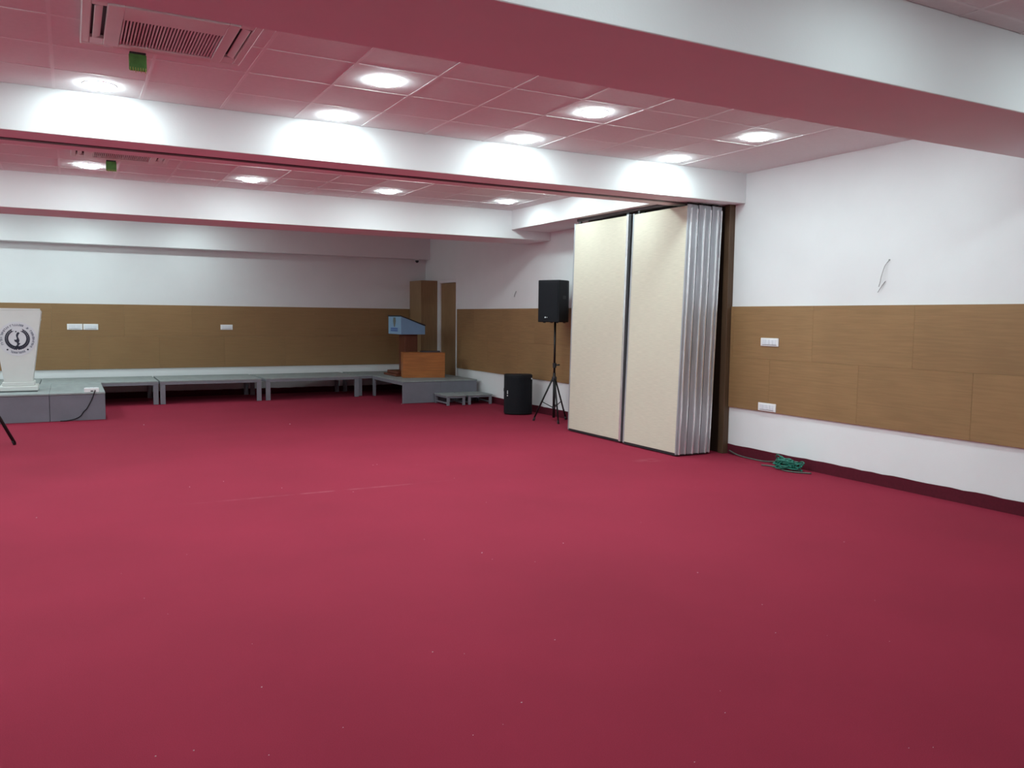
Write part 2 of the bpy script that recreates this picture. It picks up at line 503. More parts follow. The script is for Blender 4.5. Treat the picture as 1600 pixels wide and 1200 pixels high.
ceiling_bay(4.125, 7.30, ZC, 6.125, 0.592, lambda x, y: x > -2.2)
ceiling_bay(7.92, 11.72, ZC, 11.12, 0.60, lambda x, y: x > -1.6 and y > 9.6)
ceiling_bay(-0.35, 3.254, ZC1, 3.12, 0.60, lambda x, y: x > 2.8 and y > 1.8)
ceiling_bay(12.55, 16.84, ZC, 16.64, 0.60, lambda x, y: False)
ceiling_bay(YF, -1.2, ZC, -1.8, 0.60, lambda x, y: False)
ft = far_tiles.build('ceiling_tiles', 'tile', ceiling)
ft['kind'] = 'stuff'

# ================================================================== lamps
def make_lamp():
    t = thing('ceiling_lamp', 'x', 'lamp', (0, 0, 0))
    MB().lathe([(0.1095, -0.001), (0.1095, -0.005), (0.114, -0.006), (0.118, -0.004), (0.119, 0.0), (0.1095, 0.0), (0.1095, -0.001)], 40).build('bezel', 'white_plastic', t)
    MB().lathe([(0.0, -0.023), (0.088, -0.022), (0.102, -0.019), (0.108, -0.013), (0.109, -0.002)], 28).build('diffuser', 'lamp', t)
    return t
lamp0 = make_lamp()
lamp_used = [False]
def lamp(x, y, z, label, group):
    if not lamp_used[0]:
        lamp_used[0] = True
        lamp0.location = (x, y, z); lamp0['label'] = label; lamp0['group'] = group
        return lamp0
    return dup(lamp0, label, (x, y, z), group=group)
LX = [GX0 + PITCH * (k + 0.5) for k in (0, 3, 6, 9)]    # .241 2.047 3.853 5.659
g2n, g2f, g3 = 'near row of lamps before the middle beam', 'row of lamps close against the middle beam', 'row of lamps before the stage beam'
ZL = ZC
lamp(LX[1], 5.82, ZL, 'round lit ceiling lamp right of the near air conditioner, leftmost of the near row', g2n)
lamp(LX[2], 5.82, ZL, 'round lit ceiling lamp in the middle of the near row of three', g2n)
lamp(LX[3], 5.82, ZL, 'round lit ceiling lamp nearest the right wall, rightmost of the near row', g2n)
lamp(LX[0], 7.01, ZL, 'round lit ceiling lamp below the near air conditioner, beside the middle beam', g2f)
lamp(LX[1], 7.01, ZL, 'round lit ceiling lamp close to the middle beam, second from the left', g2f)
lamp(LX[2], 7.01, ZL, 'round lit ceiling lamp close to the middle beam, third from the left', g2f)
lamp(LX[3], 7.01, ZL, 'round lit ceiling lamp close to the middle beam, above the folded panels', g2f)
lamp(LX[0], 10.82, ZL, 'round lit ceiling lamp beside the far air conditioner, leftmost of the far row', g3)
lamp(LX[1], 10.82, ZL, 'round lit ceiling lamp of the far row, second from the left', g3)
lamp(LX[2], 10.82, ZL, 'round lit ceiling lamp of the far row, third from the left', g3)
lamp(LX[3], 10.82, ZL, 'round lit ceiling lamp of the far row, beside the short bulkhead', g3)
XLEFT = [LX[0] - 3 * PITCH, LX[0] - 6 * PITCH]
hidden = [  # unseen lamps: some inferred from lit beams, others added for fill light
    ('unseen round ceiling lamp added for fill light, outside the picture to the left', 'added fill lamps to the left of the picture',
     [(x, y, ZL) for x in XLEFT for y in (4.63, 5.82, 7.01, 8.42, 9.62, 10.82, 13.34, 14.54, 15.94)] + [(XLEFT[0], 2.32, ZC1)]),  # added beyond the left edge to keep up the room's light
    ('unseen round ceiling lamp added for fill light behind the wide nearest beam', 'added fill lamps behind the nearest beam', [(x, 4.63, ZL) for x in LX]),  # unseen row added to brighten the right wall
    ('round lit ceiling lamp hidden behind the middle beam', 'lamps behind the middle beam', [(x, 8.42, ZL) for x in LX] + [(x, 9.62, ZL) for x in LX[1:]]),
    ('unseen round ceiling lamp behind the stage beam, in a set with added fill lamps', 'inferred and added lamps over the stage',
     [(x, 15.94, ZL) for x in LX[:2]] + [(LX[0], 14.54, ZL), (LX[0], 13.34, ZL)]),  # far row inferred from the lit far beam, nearer lamps added for fill
    ('round lit ceiling lamp above the viewer, outside the picture', 'lamps above the viewer', [(x, 2.32, ZC1) for x in LX]),
]
for label, grp, spots in hidden:
    for p in spots:
        lamp(*p, label, grp)

# ================================================================== air conditioners
def make_ac():
    t = thing('air_conditioner', 'x', 'air conditioner', (0, 0, 0), group='ceiling cassette air conditioners')
    H = 0.47
    zt, zb = 0.0, -0.032
    MB().box(-H + .01, H - .01, -H + .01, H - .01, -0.008, 0.0).build('housing', 'dark', t)
    f = MB()
    f.box(-H, H, H - 0.05, H, zb, zt, bevel=0.006).box(-H, H, -H, -H + 0.05, zb, zt, bevel=0.006)
    f.box(-H, -H + 0.05, -H + 0.05, H - 0.05, zb, zt, bevel=0.006).box(H - 0.05, H, -H + 0.05, H - 0.05, zb, zt, bevel=0.006)
    f.build('frame', 'ac_white', t)
    # inner panel around the grille
    gx0, gx1, gy0, gy1 = -0.26, 0.28, -0.13, 0.36
    p = MB()
    p.box(-0.345, gx0, -0.345, 0.405, zb - 0.006, -0.01, bevel=0.004).box(gx1, 0.345, -0.345, 0.405, zb - 0.006, -0.01, bevel=0.004)
    p.box(gx0, gx1, gy1, 0.405, zb - 0.006, -0.01, bevel=0.004).box(gx0, gx1, -0.345, gy0, zb - 0.006, -0.01, bevel=0.004)
    p.build('panel', 'ac_white', t)
    g = MB()
    k = 30
    for i in range(k):
        x = gx0 + (gx1 - gx0) * (i + 0.5) / k
        g.box(x - 0.0045, x + 0.0045, gy0, gy1, zb + 0.002, -0.014)
    g.build('grille', 'ac_white', t)
    lv = MB().box(-0.29, 0.29, -0.022, 0.022, -0.005, 0.003, bevel=0.002).mesh('louver'); lv.materials.append(M['ac_white'])
    link('louver', lv, t, (0, -0.386, -0.026), (0.35, 0, 0))
    link('louver', lv, t, (0, 0.418, -0.030), (-0.15, 0, 0))
    link('louver', lv, t, (-0.386, 0, -0.026), (0.35, 0, -math.pi / 2))
    link('louver', lv, t, (0.386, 0, -0.026), (0.35, 0, math.pi / 2))
    for sx in (-1, 1):
        for sy in (-1, 1):
            MB().box(min(sx * 0.345, sx * 0.42), max(sx * 0.345, sx * 0.42), min(sy * 0.30, sy * 0.42), max(sy * 0.30, sy * 0.42), zb, -0.01, bevel=0.003).build('corner_cover', 'ac_white', t)
    return t
ac = make_ac()
ac.location = (0.57, 5.40, ZC - 0.008); ac['label'] = 'square ceiling air conditioner with a ribbed grille at the upper left, nearest the viewer'
dup(ac, 'square ceiling air conditioner seen edge-on beyond the middle beam, beside the far lamp', (0.52, 9.61, ZC - 0.008))

def green_tag(loc, label, s):
    t = thing('hanging_tag', label, 'tag', loc, group='green tags under the air conditioners')
    MB().box(-0.052 * s, 0.052 * s, -0.012, 0.012, -0.108 * s, -0.004, bevel=0.008 * s, seg=2).build('card', 'green', t)
    MB().box(-0.048 * s, 0.048 * s, -0.014, 0.014, -0.006, 0.006, bevel=0.002).build('clip', 'dark', t)
    f = MB()
    for i in range(7):
        x = (-0.045 + 0.015 * i) * s
        f.tube([(x, -0.013, -0.09 * s), (x + random.uniform(-.003, .003), -0.013, -(0.112 + random.uniform(0, .010)) * s)], 0.0022, 6)
    f.build('fringe', 'yellow', t)
    return t
green_tag((0.425, 5.885, ZC - 0.046), 'small green square tag with yellow fringe hanging under the near air conditioner', 1.0)
green_tag((0.44, 10.10, ZC - 0.046), 'tiny green tag hanging under the far air conditioner beyond the middle beam', 1.0)

# ================================================================== folding partition panels
PH = 2.915
def partition_panel(label, x, y, L, t, tilt, group, hinge=True):
    p = thing('partition_panel', label, 'panel', (x, y, 0.012), group=group)
    p.rotation_euler = (0, tilt, 0)
    g = 0.010
    MB().box(0.003, t - g - 0.002, 0.028, L - 0.03, 0.028, PH - 0.02, bevel=0.002).build('board', 'cream', p)
    e = MB()
    e.box(0.0, t - g, 0.004, 0.028, 0.012, PH - 0.006, bevel=0.002)
    e.box(0.002, t - g, L - 0.03, L - 0.002, 0.012, PH - 0.006, bevel=0.002)
    e.build('edge_profile', 'alu', p)
    r = MB()
    r.prism([(t - g - 0.022, 0.004), (t - g - 0.018, -0.010), (t - g - 0.006, -0.012), (t - g, 0.004)], 2, 0.012, PH - 0.05)
    r.build('edge_ridge', 'alu_bright', p)
    MB().box(0.008, t - 0.012, 0.012, L - 0.012, 0.0, 0.026).build('floor_seal', 'dark', p)
    MB().box(t - g - 0.001, t - 0.001, 0.016, L - 0.02, 0.03, PH - 0.03).build('gap_shade_backing', 'dark', p)  # dark backing standing in for the shade between stacked panels
    MB().box(t * 0.3, t * 0.6, 0.05, 0.09, PH - 0.02, PH + 0.018).box(t * 0.3, t * 0.6, L - 0.12, L - 0.08, PH - 0.02, PH + 0.018).build('roller', 'dark', p)
    return p
x = 6.19
names = ['outermost cream folding partition panel of the near stack, its fabric face towards the room',
         'second metal-edged partition panel of the near stack, next to the cream face',
         'third metal-edged partition panel from the cream face in the near stack',
         'fourth metal-edged partition panel from the cream face in the near stack',
         'fifth metal-edged partition panel from the cream face in the near stack',
         'last, narrowest metal-edged partition panel of the near stack, beside the dark brown jamb']
for i, (t, lab) in enumerate(zip((0.062, 0.099, 0.099, 0.099, 0.099, 0.064), names)):
    partition_panel(lab, x, 7.50 + (0.0 if i == 0 else 0.012 * (i % 2)), 1.070, t, 0.031, 'folding partition panels')
    x += t
far = partition_panel('cream folding partition panel farther from the viewer, left of the dark slot', 6.215, 8.640, 1.295, 0.095, 0.020, 'folding partition panels')
MB().box(-0.006, 0.003, 0.004, 0.044, 0.012, PH - 0.01, bevel=0.002).build('face_strip', 'alu_bright', far)
MB().box(-0.004, 0.070, -0.046, -0.014, 0.012, PH - 0.02, bevel=0.006).build('gap_shade_strip', 'dark', far)  # dark strip standing in for the shaded gap between the panels

# ================================================================== switch plates
def switch_plate(loc, rotz, wdt, hgt, n, label, group):
    t = thing('switch_plate', label, 'switch', loc, rotz, group)
    MB().box(-wdt / 2, wdt / 2, -0.012, 0.0, -hgt / 2, hgt / 2, bevel=0.004, seg=2).build('plate', 'white_plastic', t)
    a, b = wdt * 0.39, hgt * 0.30
    for i in range(n):
        x0 = -a + 2 * a * i / n; x1 = -a + 2 * a * (i + 1) / n
        MB().box(x0 + .0015, x1 - .0015, -0.018, -0.011, -b, b, bevel=0.002).build('rocker', 'rocker', t)
    MB().box(-a, a, -0.0135, -0.0115, -b - 0.006, -b - 0.001).build('marking_strip', 'wire', t)
    return t
RW = math.pi / 2 * -1
switch_plate((XR - 0.0235, 6.82, 1.357), RW, 0.266, 0.092, 4, 'upper white switch plate on the brown boards of the right wall', 'switch plates')
switch_plate((XR - 0.0235, 6.826, 0.622), RW, 0.266, 0.092, 4, 'lower white switch plate at the bottom edge of the right wall boards', 'switch plates')
switch_plate((0.071, YB - 0.0235, 1.344), 0, 0.25, 0.108, 4, 'left one of the two adjoining white switch plates on the far wall', 'switch plates')
switch_plate((0.331, YB - 0.0235, 1.344), 0, 0.245, 0.108, 4, 'right one of the two adjoining white switch plates on the far wall', 'switch plates')
switch_plate((2.722, YB - 0.0235, 1.348), 0, 0.228, 0.10, 3, 'single white switch plate in the middle of the far wall boards', 'switch plates')

# ================================================================== stage
def stage_box(label, x0, x1, y0, y1):
    t = thing('stage_box', label, 'platform', (x0, y0, 0), group='closed stage boxes')
    L, D = x1 - x0, y1 - y0
    MB().box(0.0, L, -0.012, D, STAGE - 0.025, STAGE, bevel=0.003).build('top', 'stage_top', t)
    MB().box(0.002, L - 0.002, 0.0, 0.015, 0.002, STAGE - 0.026, bevel=0.002).build('front_panel', 'stage_face', t)
    s = MB()
    s.box(0.002, 0.017, 0.016, D - 0.01, 0.002, STAGE - 0.026); s.build('side_panel', 'stage_face', t)
    MB().box(L - 0.017, L - 0.002, 0.016, D - 0.01, 0.002, STAGE - 0.026).build('side_panel', 'stage_face', t)
    MB().box(0.018, L - 0.018, D - 0.025, D - 0.01, 0.002, STAGE - 0.026).build('back_panel', 'stage_face', t)
    return t
stage_box('grey stage box with a closed front, under the white power strip', -0.300, 0.435, 13.80, 15.69)
stage_box('grey stage box with a closed front, under the white podium', -2.10, -0.302, 13.795, 15.69)

def stage_table(label, x0, y0, L, D, rotz=0.0):
    t = thing('stage_table', label, 'platform', (x0, y0, 0), rotz, 'open stage tables along the far wall')
    MB().box(0, L, -0.005, D, STAGE - 0.022, STAGE, bevel=0.003).build('top', 'stage_top', t)
    r = MB()
    r.box(0.0, L, 0.0, 0.03, STAGE - 0.068, STAGE - 0.023).box(0.0, L, D - 0.035, D - 0.005, STAGE - 0.068, STAGE - 0.023)
    r.box(0.0, 0.03, 0.03, D - 0.035, STAGE - 0.068, STAGE - 0.023).box(L - 0.03, L, 0.03, D - 0.035, STAGE - 0.068, STAGE - 0.023)
    r.box(L / 2 - .02, L / 2 + .02, 0.03, D - 0.035, STAGE - 0.068, STAGE - 0.023)
    r.build('frame', 'stage_frame', t)
    for lx in (0.0, L - 0.085):
        for ly in (0.0, D - 0.04):
            MB().box(lx, lx + 0.085, ly, ly + 0.035, 0.0, STAGE - 0.068, bevel=0.003).build('leg', 'stage_frame', t)
    return t
stage_table('open grey stage table behind the white podium, mostly hidden', -2.282, 15.72, 1.80, 1.34)
stage_table('open grey stage table whose left part is behind the power strip box', -0.47, 15.72, 1.81, 1.34)
stage_table('open grey stage table in the middle of the row, below the single switch plate', 1.37, 15.73, 1.745, 1.33)
stage_table('open grey stage table to the left of the lectern platform', 3.20, 15.75, 1.83, 1.21, math.radians(3.2))
stage_table('open grey stage table behind the lectern, mostly hidden', 5.055, 16.0, 1.50, 1.06)

# corner platform carrying the lectern
t = thing('corner_platform', 'grey corner platform with a closed front and an open left side, carrying the lectern', 'platform', (5.35, 14.235, 0))
L, D = 1.50, 1.74
MB().box(-0.005, L, -0.012, D, STAGE - 0.022, STAGE, bevel=0.003).build('top', 'stage_top', t)
MB().box(0.0, L * 0.5 - 0.001, 0.0, 0.018, 0.004, STAGE - 0.024, bevel=0.002).build('front_panel', 'stage_face', t)
MB().box(L * 0.5 + 0.001, L - 0.004, 0.0, 0.018, 0.004, STAGE - 0.024, bevel=0.002).build('front_panel', 'stage_face', t)
r = MB()
r.box(0, 0.03, 0.02, D, STAGE - 0.08, STAGE - 0.023).box(L - 0.03, L, 0.02, D, STAGE - 0.08, STAGE - 0.023)
r.box(0.03, L - 0.03, D - 0.03, D, STAGE - 0.08, STAGE - 0.023)
r.build('frame', 'stage_frame', t)
for lx, ly in ((0, 0.02), (L - 0.04, 0.02), (0, D - 0.10), (L - 0.04, D - 0.10)):
    MB().box(lx, lx + 0.04, ly, ly + (0.03 if ly < 1 else 0.10), 0, STAGE - 0.08, bevel=0.003).build('leg', 'stage_frame', t)

# two low steps before it
def step_stool(label, x0, x1, y0, y1):
    t = thing('step_stool', label, 'step', (x0, y0, 0), group='low steps before the corner platform')
    L, D, H = x1 - x0, y1 - y0, 0.185
    MB().box(-0.012, L + 0.012, -0.015, D, H - 0.02, H, bevel=0.003).build('top', 'stage_top', t)
    MB().box(0, L, 0, 0.025, H - 0.05, H - 0.021).box(0, 0.025, 0.025, D, H - 0.05, H - 0.021).box(L - 0.025, L, 0.025, D, H - 0.05, H - 0.021).build('frame', 'stage_frame', t)
    for lx in (0.0, L - 0.05):
        for ly in (0.0, D - 0.04):
            MB().box(lx, lx + 0.05, ly, ly + 0.03, 0, H - 0.05, bevel=0.002).build('leg', 'stage_frame', t)
        MB().box(lx + 0.012, lx + 0.038, 0.03, D - 0.04, 0.03, 0.055).build('rail', 'stage_frame', t)
    return t
step_stool('low grey step stool on the left, before the corner platform', 5.96, 6.32, 13.62, 14.20)
step_stool('low grey step stool on the right, nearest the right wall', 6.385, 6.86, 13.62, 14.20)

# ================================================================== white podium with a seal
def disc(mb, cx, cz, r, y0, y1, n=40, sx=1.0):
    mb.prism([(cx + r * sx * math.cos(2 * math.pi * k / n), cz + r * math.sin(2 * math.pi * k / n)) for k in range(n)], 1, y0, y1)
pod = thing('podium', 'ivory podium with a dark round seal, tapering to a stepped base', 'podium', (-0.705, 14.30, STAGE))
b = MB()
b.prism([(-0.185, 0.145), (0.185, 0.145), (0.325, 1.215), (-0.325, 1.215)], 1, 0.0, 0.035, bevel=0.004)
b.build('front_panel', 'podium', pod)
for s in (-1, 1):
    q = [(s * 0.185, 0.145), (s * 0.165, 0.145), (s * 0.305, 1.20), (s * 0.325, 1.20)]
    MB().prism(q, 1, 0.036, 0.40, bevel=0.002).build('side_panel', 'podium', pod)
MB().box(-0.21, 0.21, -0.025, 0.42, 0.085, 0.145, bevel=0.008).build('plinth', 'podium', pod)
MB().box(-0.255, 0.255, -0.06, 0.46, 0.012, 0.085, bevel=0.010).build('base', 'podium', pod)
MB().box(-0.245, 0.245, -0.05, 0.45, 0.0, 0.012).build('foot', 'dark', pod)
MB().prism([(0.0, 1.216), (0.46, 1.06), (0.46, 1.085), (0.0, 1.241)], 0, -0.31, 0.31).build('reading_top', 'podium', pod)
seal = MB(); disc(seal, 0, 0, 0.255, -0.003, 0.0, 56)
seal = seal.build('seal', 'lilac', pod, (0.005, 0.0, 0.79)); seal['label'] = 'round lilac and navy printed seal'
wr = MB()      # wreath: two rows of leaves, open at the top
for s in (-1, 1):
    for i in range(15):
        a = math.radians(-86 + 10.2 * i)
        R = 0.138
        cx, cz = s * R * math.cos(a), R * math.sin(a)
        tx, tz = -s * math.sin(a), math.cos(a)          # along the branch, upwards
        for side in (-1, 1):
            wdt = 0.030 * (1.15 - 0.5 * i / 15)
            ox, oz = s * math.cos(a) * side, math.sin(a) * side
            dx, dz = tx * 0.030 + ox * 0.014, tz * 0.030 + oz * 0.014
            px, pz = cx + ox * 0.006, cz + oz * 0.006
            wr.prism([(px - dx * .5, pz - dz * .5), (px + ox * wdt * .7, pz + oz * wdt * .7), (px + dx, pz + dz), (px - ox * wdt * .3, pz - oz * wdt * .3)], 1, -0.006, -0.003)
wr.prism([(-0.045, -0.168), (0.0, -0.130), (0.045, -0.160), (0.035, -0.125), (-0.035, -0.125)], 1, -0.0055, -0.0028)
wr.build('wreath', 'navy_ink', seal)
fg = MB()      # flame-like figure in the middle
outline = [(x * 1.35, z) for x, z in [(0.0, -0.128), (0.018, -0.085), (0.030, -0.070), (0.012, -0.060), (0.020, -0.030), (0.016, -0.005), (0.006, 0.030), (0.012, 0.060), (0.024, 0.085), (0.010, 0.100),
           (-0.004, 0.085), (-0.012, 0.055), (-0.010, 0.030), (-0.004, 0.005), (-0.010, -0.015), (-0.032, -0.012), (-0.026, -0.040), (-0.006, -0.058), (-0.004, -0.085), (-0.018, -0.110)]]
fg.prism(outline, 1, -0.006, -0.003); disc(fg, -0.016, 0.106, 0.010, -0.006, -0.003, 12)
fg.build('figure', 'navy_ink', seal)
lt = MB()      # ring of worn, unreadable lettering strokes in word groups
rnd = random.Random(11)
def stroke(a, r0, r1, wd):
    ca, sa = math.cos(a), math.sin(a)
    lt.prism([(r0 * ca + wd * sa, r0 * sa - wd * ca), (r1 * ca + wd * sa, r1 * sa - wd * ca), (r1 * ca - wd * sa, r1 * sa + wd * ca), (r0 * ca - wd * sa, r0 * sa + wd * ca)], 1, -0.0055, -0.0028)
for a0, a1 in ((206, 172), (168, 122), (116, 66), (56, 44), (36, -38), (242, 298)):
    n = max(2, int(abs(a1 - a0) / 6.5))
    for i in range(n):
        a = math.radians(a0 + (a1 - a0) * (i + 0.5) / n)
        d = math.radians(1.7)
        kind = rnd.randrange(3)
        if kind != 1: stroke(a - d, 0.192, 0.222, 0.0035)
        if kind != 2: stroke(a + d, 0.192, 0.222, 0.0035)
        rr = rnd.choice((0.195, 0.207, 0.219))
        stroke(a, rr - 0.0035, rr + 0.0035, 0.007)
lt.build('ring_lettering', 'slate_ink', seal)
st = MB()
for a in (231, 309):
    disc(st, 0.207 * math.cos(math.radians(a)), 0.207 * math.sin(math.radians(a)), 0.013, -0.0055, -0.0028, 10)
st.build('ring_stars', 'navy_ink', seal)

# power strip and its cable
ps = thing('power_strip', 'white power strip lying on the front edge of the grey stage box', 'power strip', (0.255, 13.845, STAGE))
MB().box(-0.10, 0.10, -0.04, 0.045, 0.0, 0.065, bevel=0.006, seg=2).build('body', 'white_plastic', ps)
for i in range(3):
    MB().box(-0.085 + i * 0.06, -0.035 + i * 0.06, -0.028, 0.03, 0.0655, 0.069, bevel=0.001).build('socket', 'rocker', ps)
MB().box(-0.015, 0.02, -0.0425, -0.039, 0.012, 0.028).build('plug_hole', 'dark', ps)
def smooth(pts, n=6):
    P = [Vector(p) for p in pts]; out = []
    for i in range(len(P) - 1):
        p0, p1, p2, p3 = P[max(i - 1, 0)], P[i], P[i + 1], P[min(i + 2, len(P) - 1)]
        for k in range(n):
            s = k / n
            out.append(0.5 * ((2 * p1) + (p2 - p0) * s + (2 * p0 - 5 * p1 + 4 * p2 - p3) * s * s + (3 * p1 - p0 - 3 * p2 + p3) * s ** 3))
    out.append(P[-1]); return out
cb = MB().tube(smooth([(0.30, 13.80, 0.445), (0.296, 13.772, 0.43), (0.249, 13.78, 0.302), (0.186, 13.782, 0.18), (0.142, 13.782, 0.134), (0.098, 13.782, 0.069), (0.021, 13.78, 0.028), (-0.08, 13.772, 0.009), (-0.17, 13.768, 0.007)]), 0.007, 8).build('cable', 'black')
tag(cb, 'thin black cable hanging from the power strip down the grey stage box', 'cable')

# ================================================================== lectern, teak box, corner boxing
lec = thing('lectern', 'dark wooden lectern with a light blue slanted head on a stepped base', 'lectern', (5.73, 15.36, STAGE))
z0 = 1.245 - STAGE
MB().prism([(0.0, z0), (0.505, z0), (0.505, z0 + 0.165), (0.012, z0 + 0.352), (0.0, z0 + 0.352)], 1, 0.0, 0.72, bevel=0.003).build('head', 'blue', lec)
hf = MB().box(-0.006, -0.0005, 0.004, 0.716, z0 + 0.004, z0 + 0.348).build('head_front', 'blue_face', lec)
hf['label'] = 'pale blue front with a printed emblem'
MB().prism([(-0.02, z0 + 0.357), (0.51, z0 + 0.172), (0.515, z0 + 0.190), (-0.02, z0 + 0.377)], 1, -0.015, 0.735, bevel=0.002).build('reading_top', 'dark', lec)
em = MB()      # emblem: lion-capital-like upright mark reduced to a plain shield shape
em.prism([(0.30, z0 + 0.33), (0.42, z0 + 0.33), (0.435, z0 + 0.26), (0.39, z0 + 0.16), (0.36, z0 + 0.14), (0.33, z0 + 0.16), (0.285, z0 + 0.26)], 0, -0.0085, -0.006)
em.build('emblem', 'grey_ink', hf)
em2 = MB()
for zz in (0.055, 0.095):
    yy = 0.18
    while yy < 0.56:
        wdt = 0.035 + 0.02 * random.random()
        em2.box(-0.0085, -0.006, yy, yy + wdt, z0 + zz, z0 + zz + 0.032); yy += wdt + 0.014
em2.build('printed_lines', 'blue_ink', hf)
MB().box(0.12, 0.385, 0.10, 0.44, 0.10, z0, bevel=0.004).build('post', 'lectern', lec)
MB().box(-0.05, 0.44, 0.05, 0.67, 0.045, 0.10, bevel=0.008).build('upper_plinth', 'lectern', lec)
MB().box(-0.11, 0.50, 0.0, 0.72, 0.0, 0.045, bevel=0.008).build('base', 'lectern', lec)

bx = thing('wooden_box', 'low orange-brown wooden box standing before the lectern', 'box', (5.645, 15.03, STAGE), math.radians(-13.5))
W, Dp, Hh = 0.82, 0.30, 0.49
MB().box(0, W, 0, 0.018, 0, Hh - 0.02, bevel=0.002).build('front_panel', 'crate', bx)
MB().box(0, 0.018, 0.018, Dp, 0, Hh - 0.02, bevel=0.002).build('side_panel', 'crate', bx)
MB().box(W - 0.018, W, 0.018, Dp, 0, Hh - 0.02, bevel=0.002).build('side_panel', 'crate', bx)
MB().box(0.018, W - 0.018, Dp - 0.018, Dp, 0, Hh - 0.02, bevel=0.002).build('back_panel', 'crate', bx)
MB().box(-0.004, W + 0.004, -0.005, Dp + 0.004, Hh - 0.02, Hh, bevel=0.003).build('lid', 'crate', bx)
fol = thing('folder', 'flat black folder lying on the orange-brown wooden box', 'folder', (6.22, 15.05, STAGE + Hh + 0.001), math.radians(-13.5))
MB().box(-0.19, 0.19, -0.10, 0.12, 0.0, 0.004, bevel=0.001).box(-0.19, 0.19, -0.10, 0.12, 0.022, 0.026, bevel=0.001).box(-0.19, 0.19, 0.116, 0.12, 0.004, 0.022).build('cover', 'dark', fol)
MB().box(-0.18, 0.18, -0.092, 0.112, 0.004, 0.022).build('pages', 'track', fol)

casing = thing('corner_boxing', 'tall narrow plywood cupboard in the far corner beside the door', 'boxing', (6.578, 16.425, 0))
CW, CD, CH = XR - 6.578 - 0.002, YB - 16.425 - 0.002, 2.365  # plywood casing round a pipe shaft
MB().box(0, CW, 0.0, 0.018, 0, CH, bevel=0.002).build('front_panel', 'ply', casing)
MB().box(0, 0.018, 0.0185, CD, 0, CH, bevel=0.002).build('side_panel', 'ply', casing)
MB().box(0.0185, CW, 0.0185, CD, CH - 0.02, CH).build('top', 'ply', casing)
MB().tube([(0.002, 0.002, 0.0), (0.002, 0.002, CH)], 0.009, 8).build('corner_bead', 'ply', casing)

# ================================================================== loudspeakers
def arc_front(wd, dp, bulge, n=10):
    """Plan outline, front towards -Y, bulging by 'bulge'; the sides taper to the back."""
    pts = []
    for i in range(n + 1):
        s = -1 + 2 * i / n
        pts.append((s * wd / 2, -dp / 2 - bulge * (1 - s * s)))
    pts += [(wd / 2, -dp / 2 + dp * 0.7), (wd * 0.40, dp / 2), (-wd * 0.40, dp / 2), (-wd / 2, -dp / 2 + dp * 0.7)]
    return pts
def loudspeaker(label, loc, rotz, wd, dp, ht, marks, bulge, group='black loudspeakers'):
    t = thing('loudspeaker', label, 'loudspeaker', loc, rotz, group)
    body = arc_front(wd, dp, bulge)
    MB().prism(body, 2, 0.012, ht, bevel=0.012, seg=2).build('cabinet', 'black', t)
    g = []
    n = 10
    for i in range(n + 1):
        s = (-1 + 2 * i / n) * 0.90
        g.append((s * wd / 2, -dp / 2 - bulge * (1 - s * s) - 0.007))
    back = [(x, y + 0.012) for x, y in reversed(g)]
    MB().prism(g + back, 2, 0.05, ht - 0.04).build('grille', 'grille_black', t)
    for sx in (-1, 1):
        for sy in (-0.3, 0.3):
            MB().box(sx * wd * 0.3 - .015, sx * wd * 0.3 + .015, sy * dp - .015, sy * dp + .015, 0.0, 0.013).build('foot', 'dark', t)
    lg = MB()
    for (u, z, r) in marks:
        s = u
        disc(lg, s * wd / 2, z, r, -dp / 2 - bulge * (1 - s * s) - 0.0105, -dp / 2 - bulge * (1 - s * s) - 0.006, 12)
    lo = lg.build('logo', 'white_plastic', t); lo['label'] = 'small white maker mark'
    h = MB().box(-wd / 2 - 0.004, -wd / 2 + 0.006, -0.07, 0.07, ht * 0.56, ht * 0.64, bevel=0.003).build('handle', 'dark', t)
    MB().box(wd / 2 - 0.006, wd / 2 + 0.004, -0.07, 0.02, ht * 0.56, ht * 0.64, bevel=0.003).build('handle', 'dark', t)
    return t
POLE = (6.585, 10.93)
sp1 = loudspeaker('black loudspeaker up on the tripod stand against the white wall', (POLE[0] - 0.015, POLE[1], 1.525), math.radians(-64), 0.385, 0.34, 0.65, [(-0.22, 0.085, 0.011), (-0.06, 0.085, 0.006)], 0.012)
sp2 = loudspeaker('black loudspeaker standing on the floor below the brown boards', (6.555, 12.05, 0.0), math.radians(-24), 0.46, 0.26, 0.665, [(-0.80, 0.32, 0.010), (-0.80, 0.355, 0.008), (-0.80, 0.375, 0.008), (-0.80, 0.395, 0.007), (0.92, 0.60, 0.012)], 0.095)

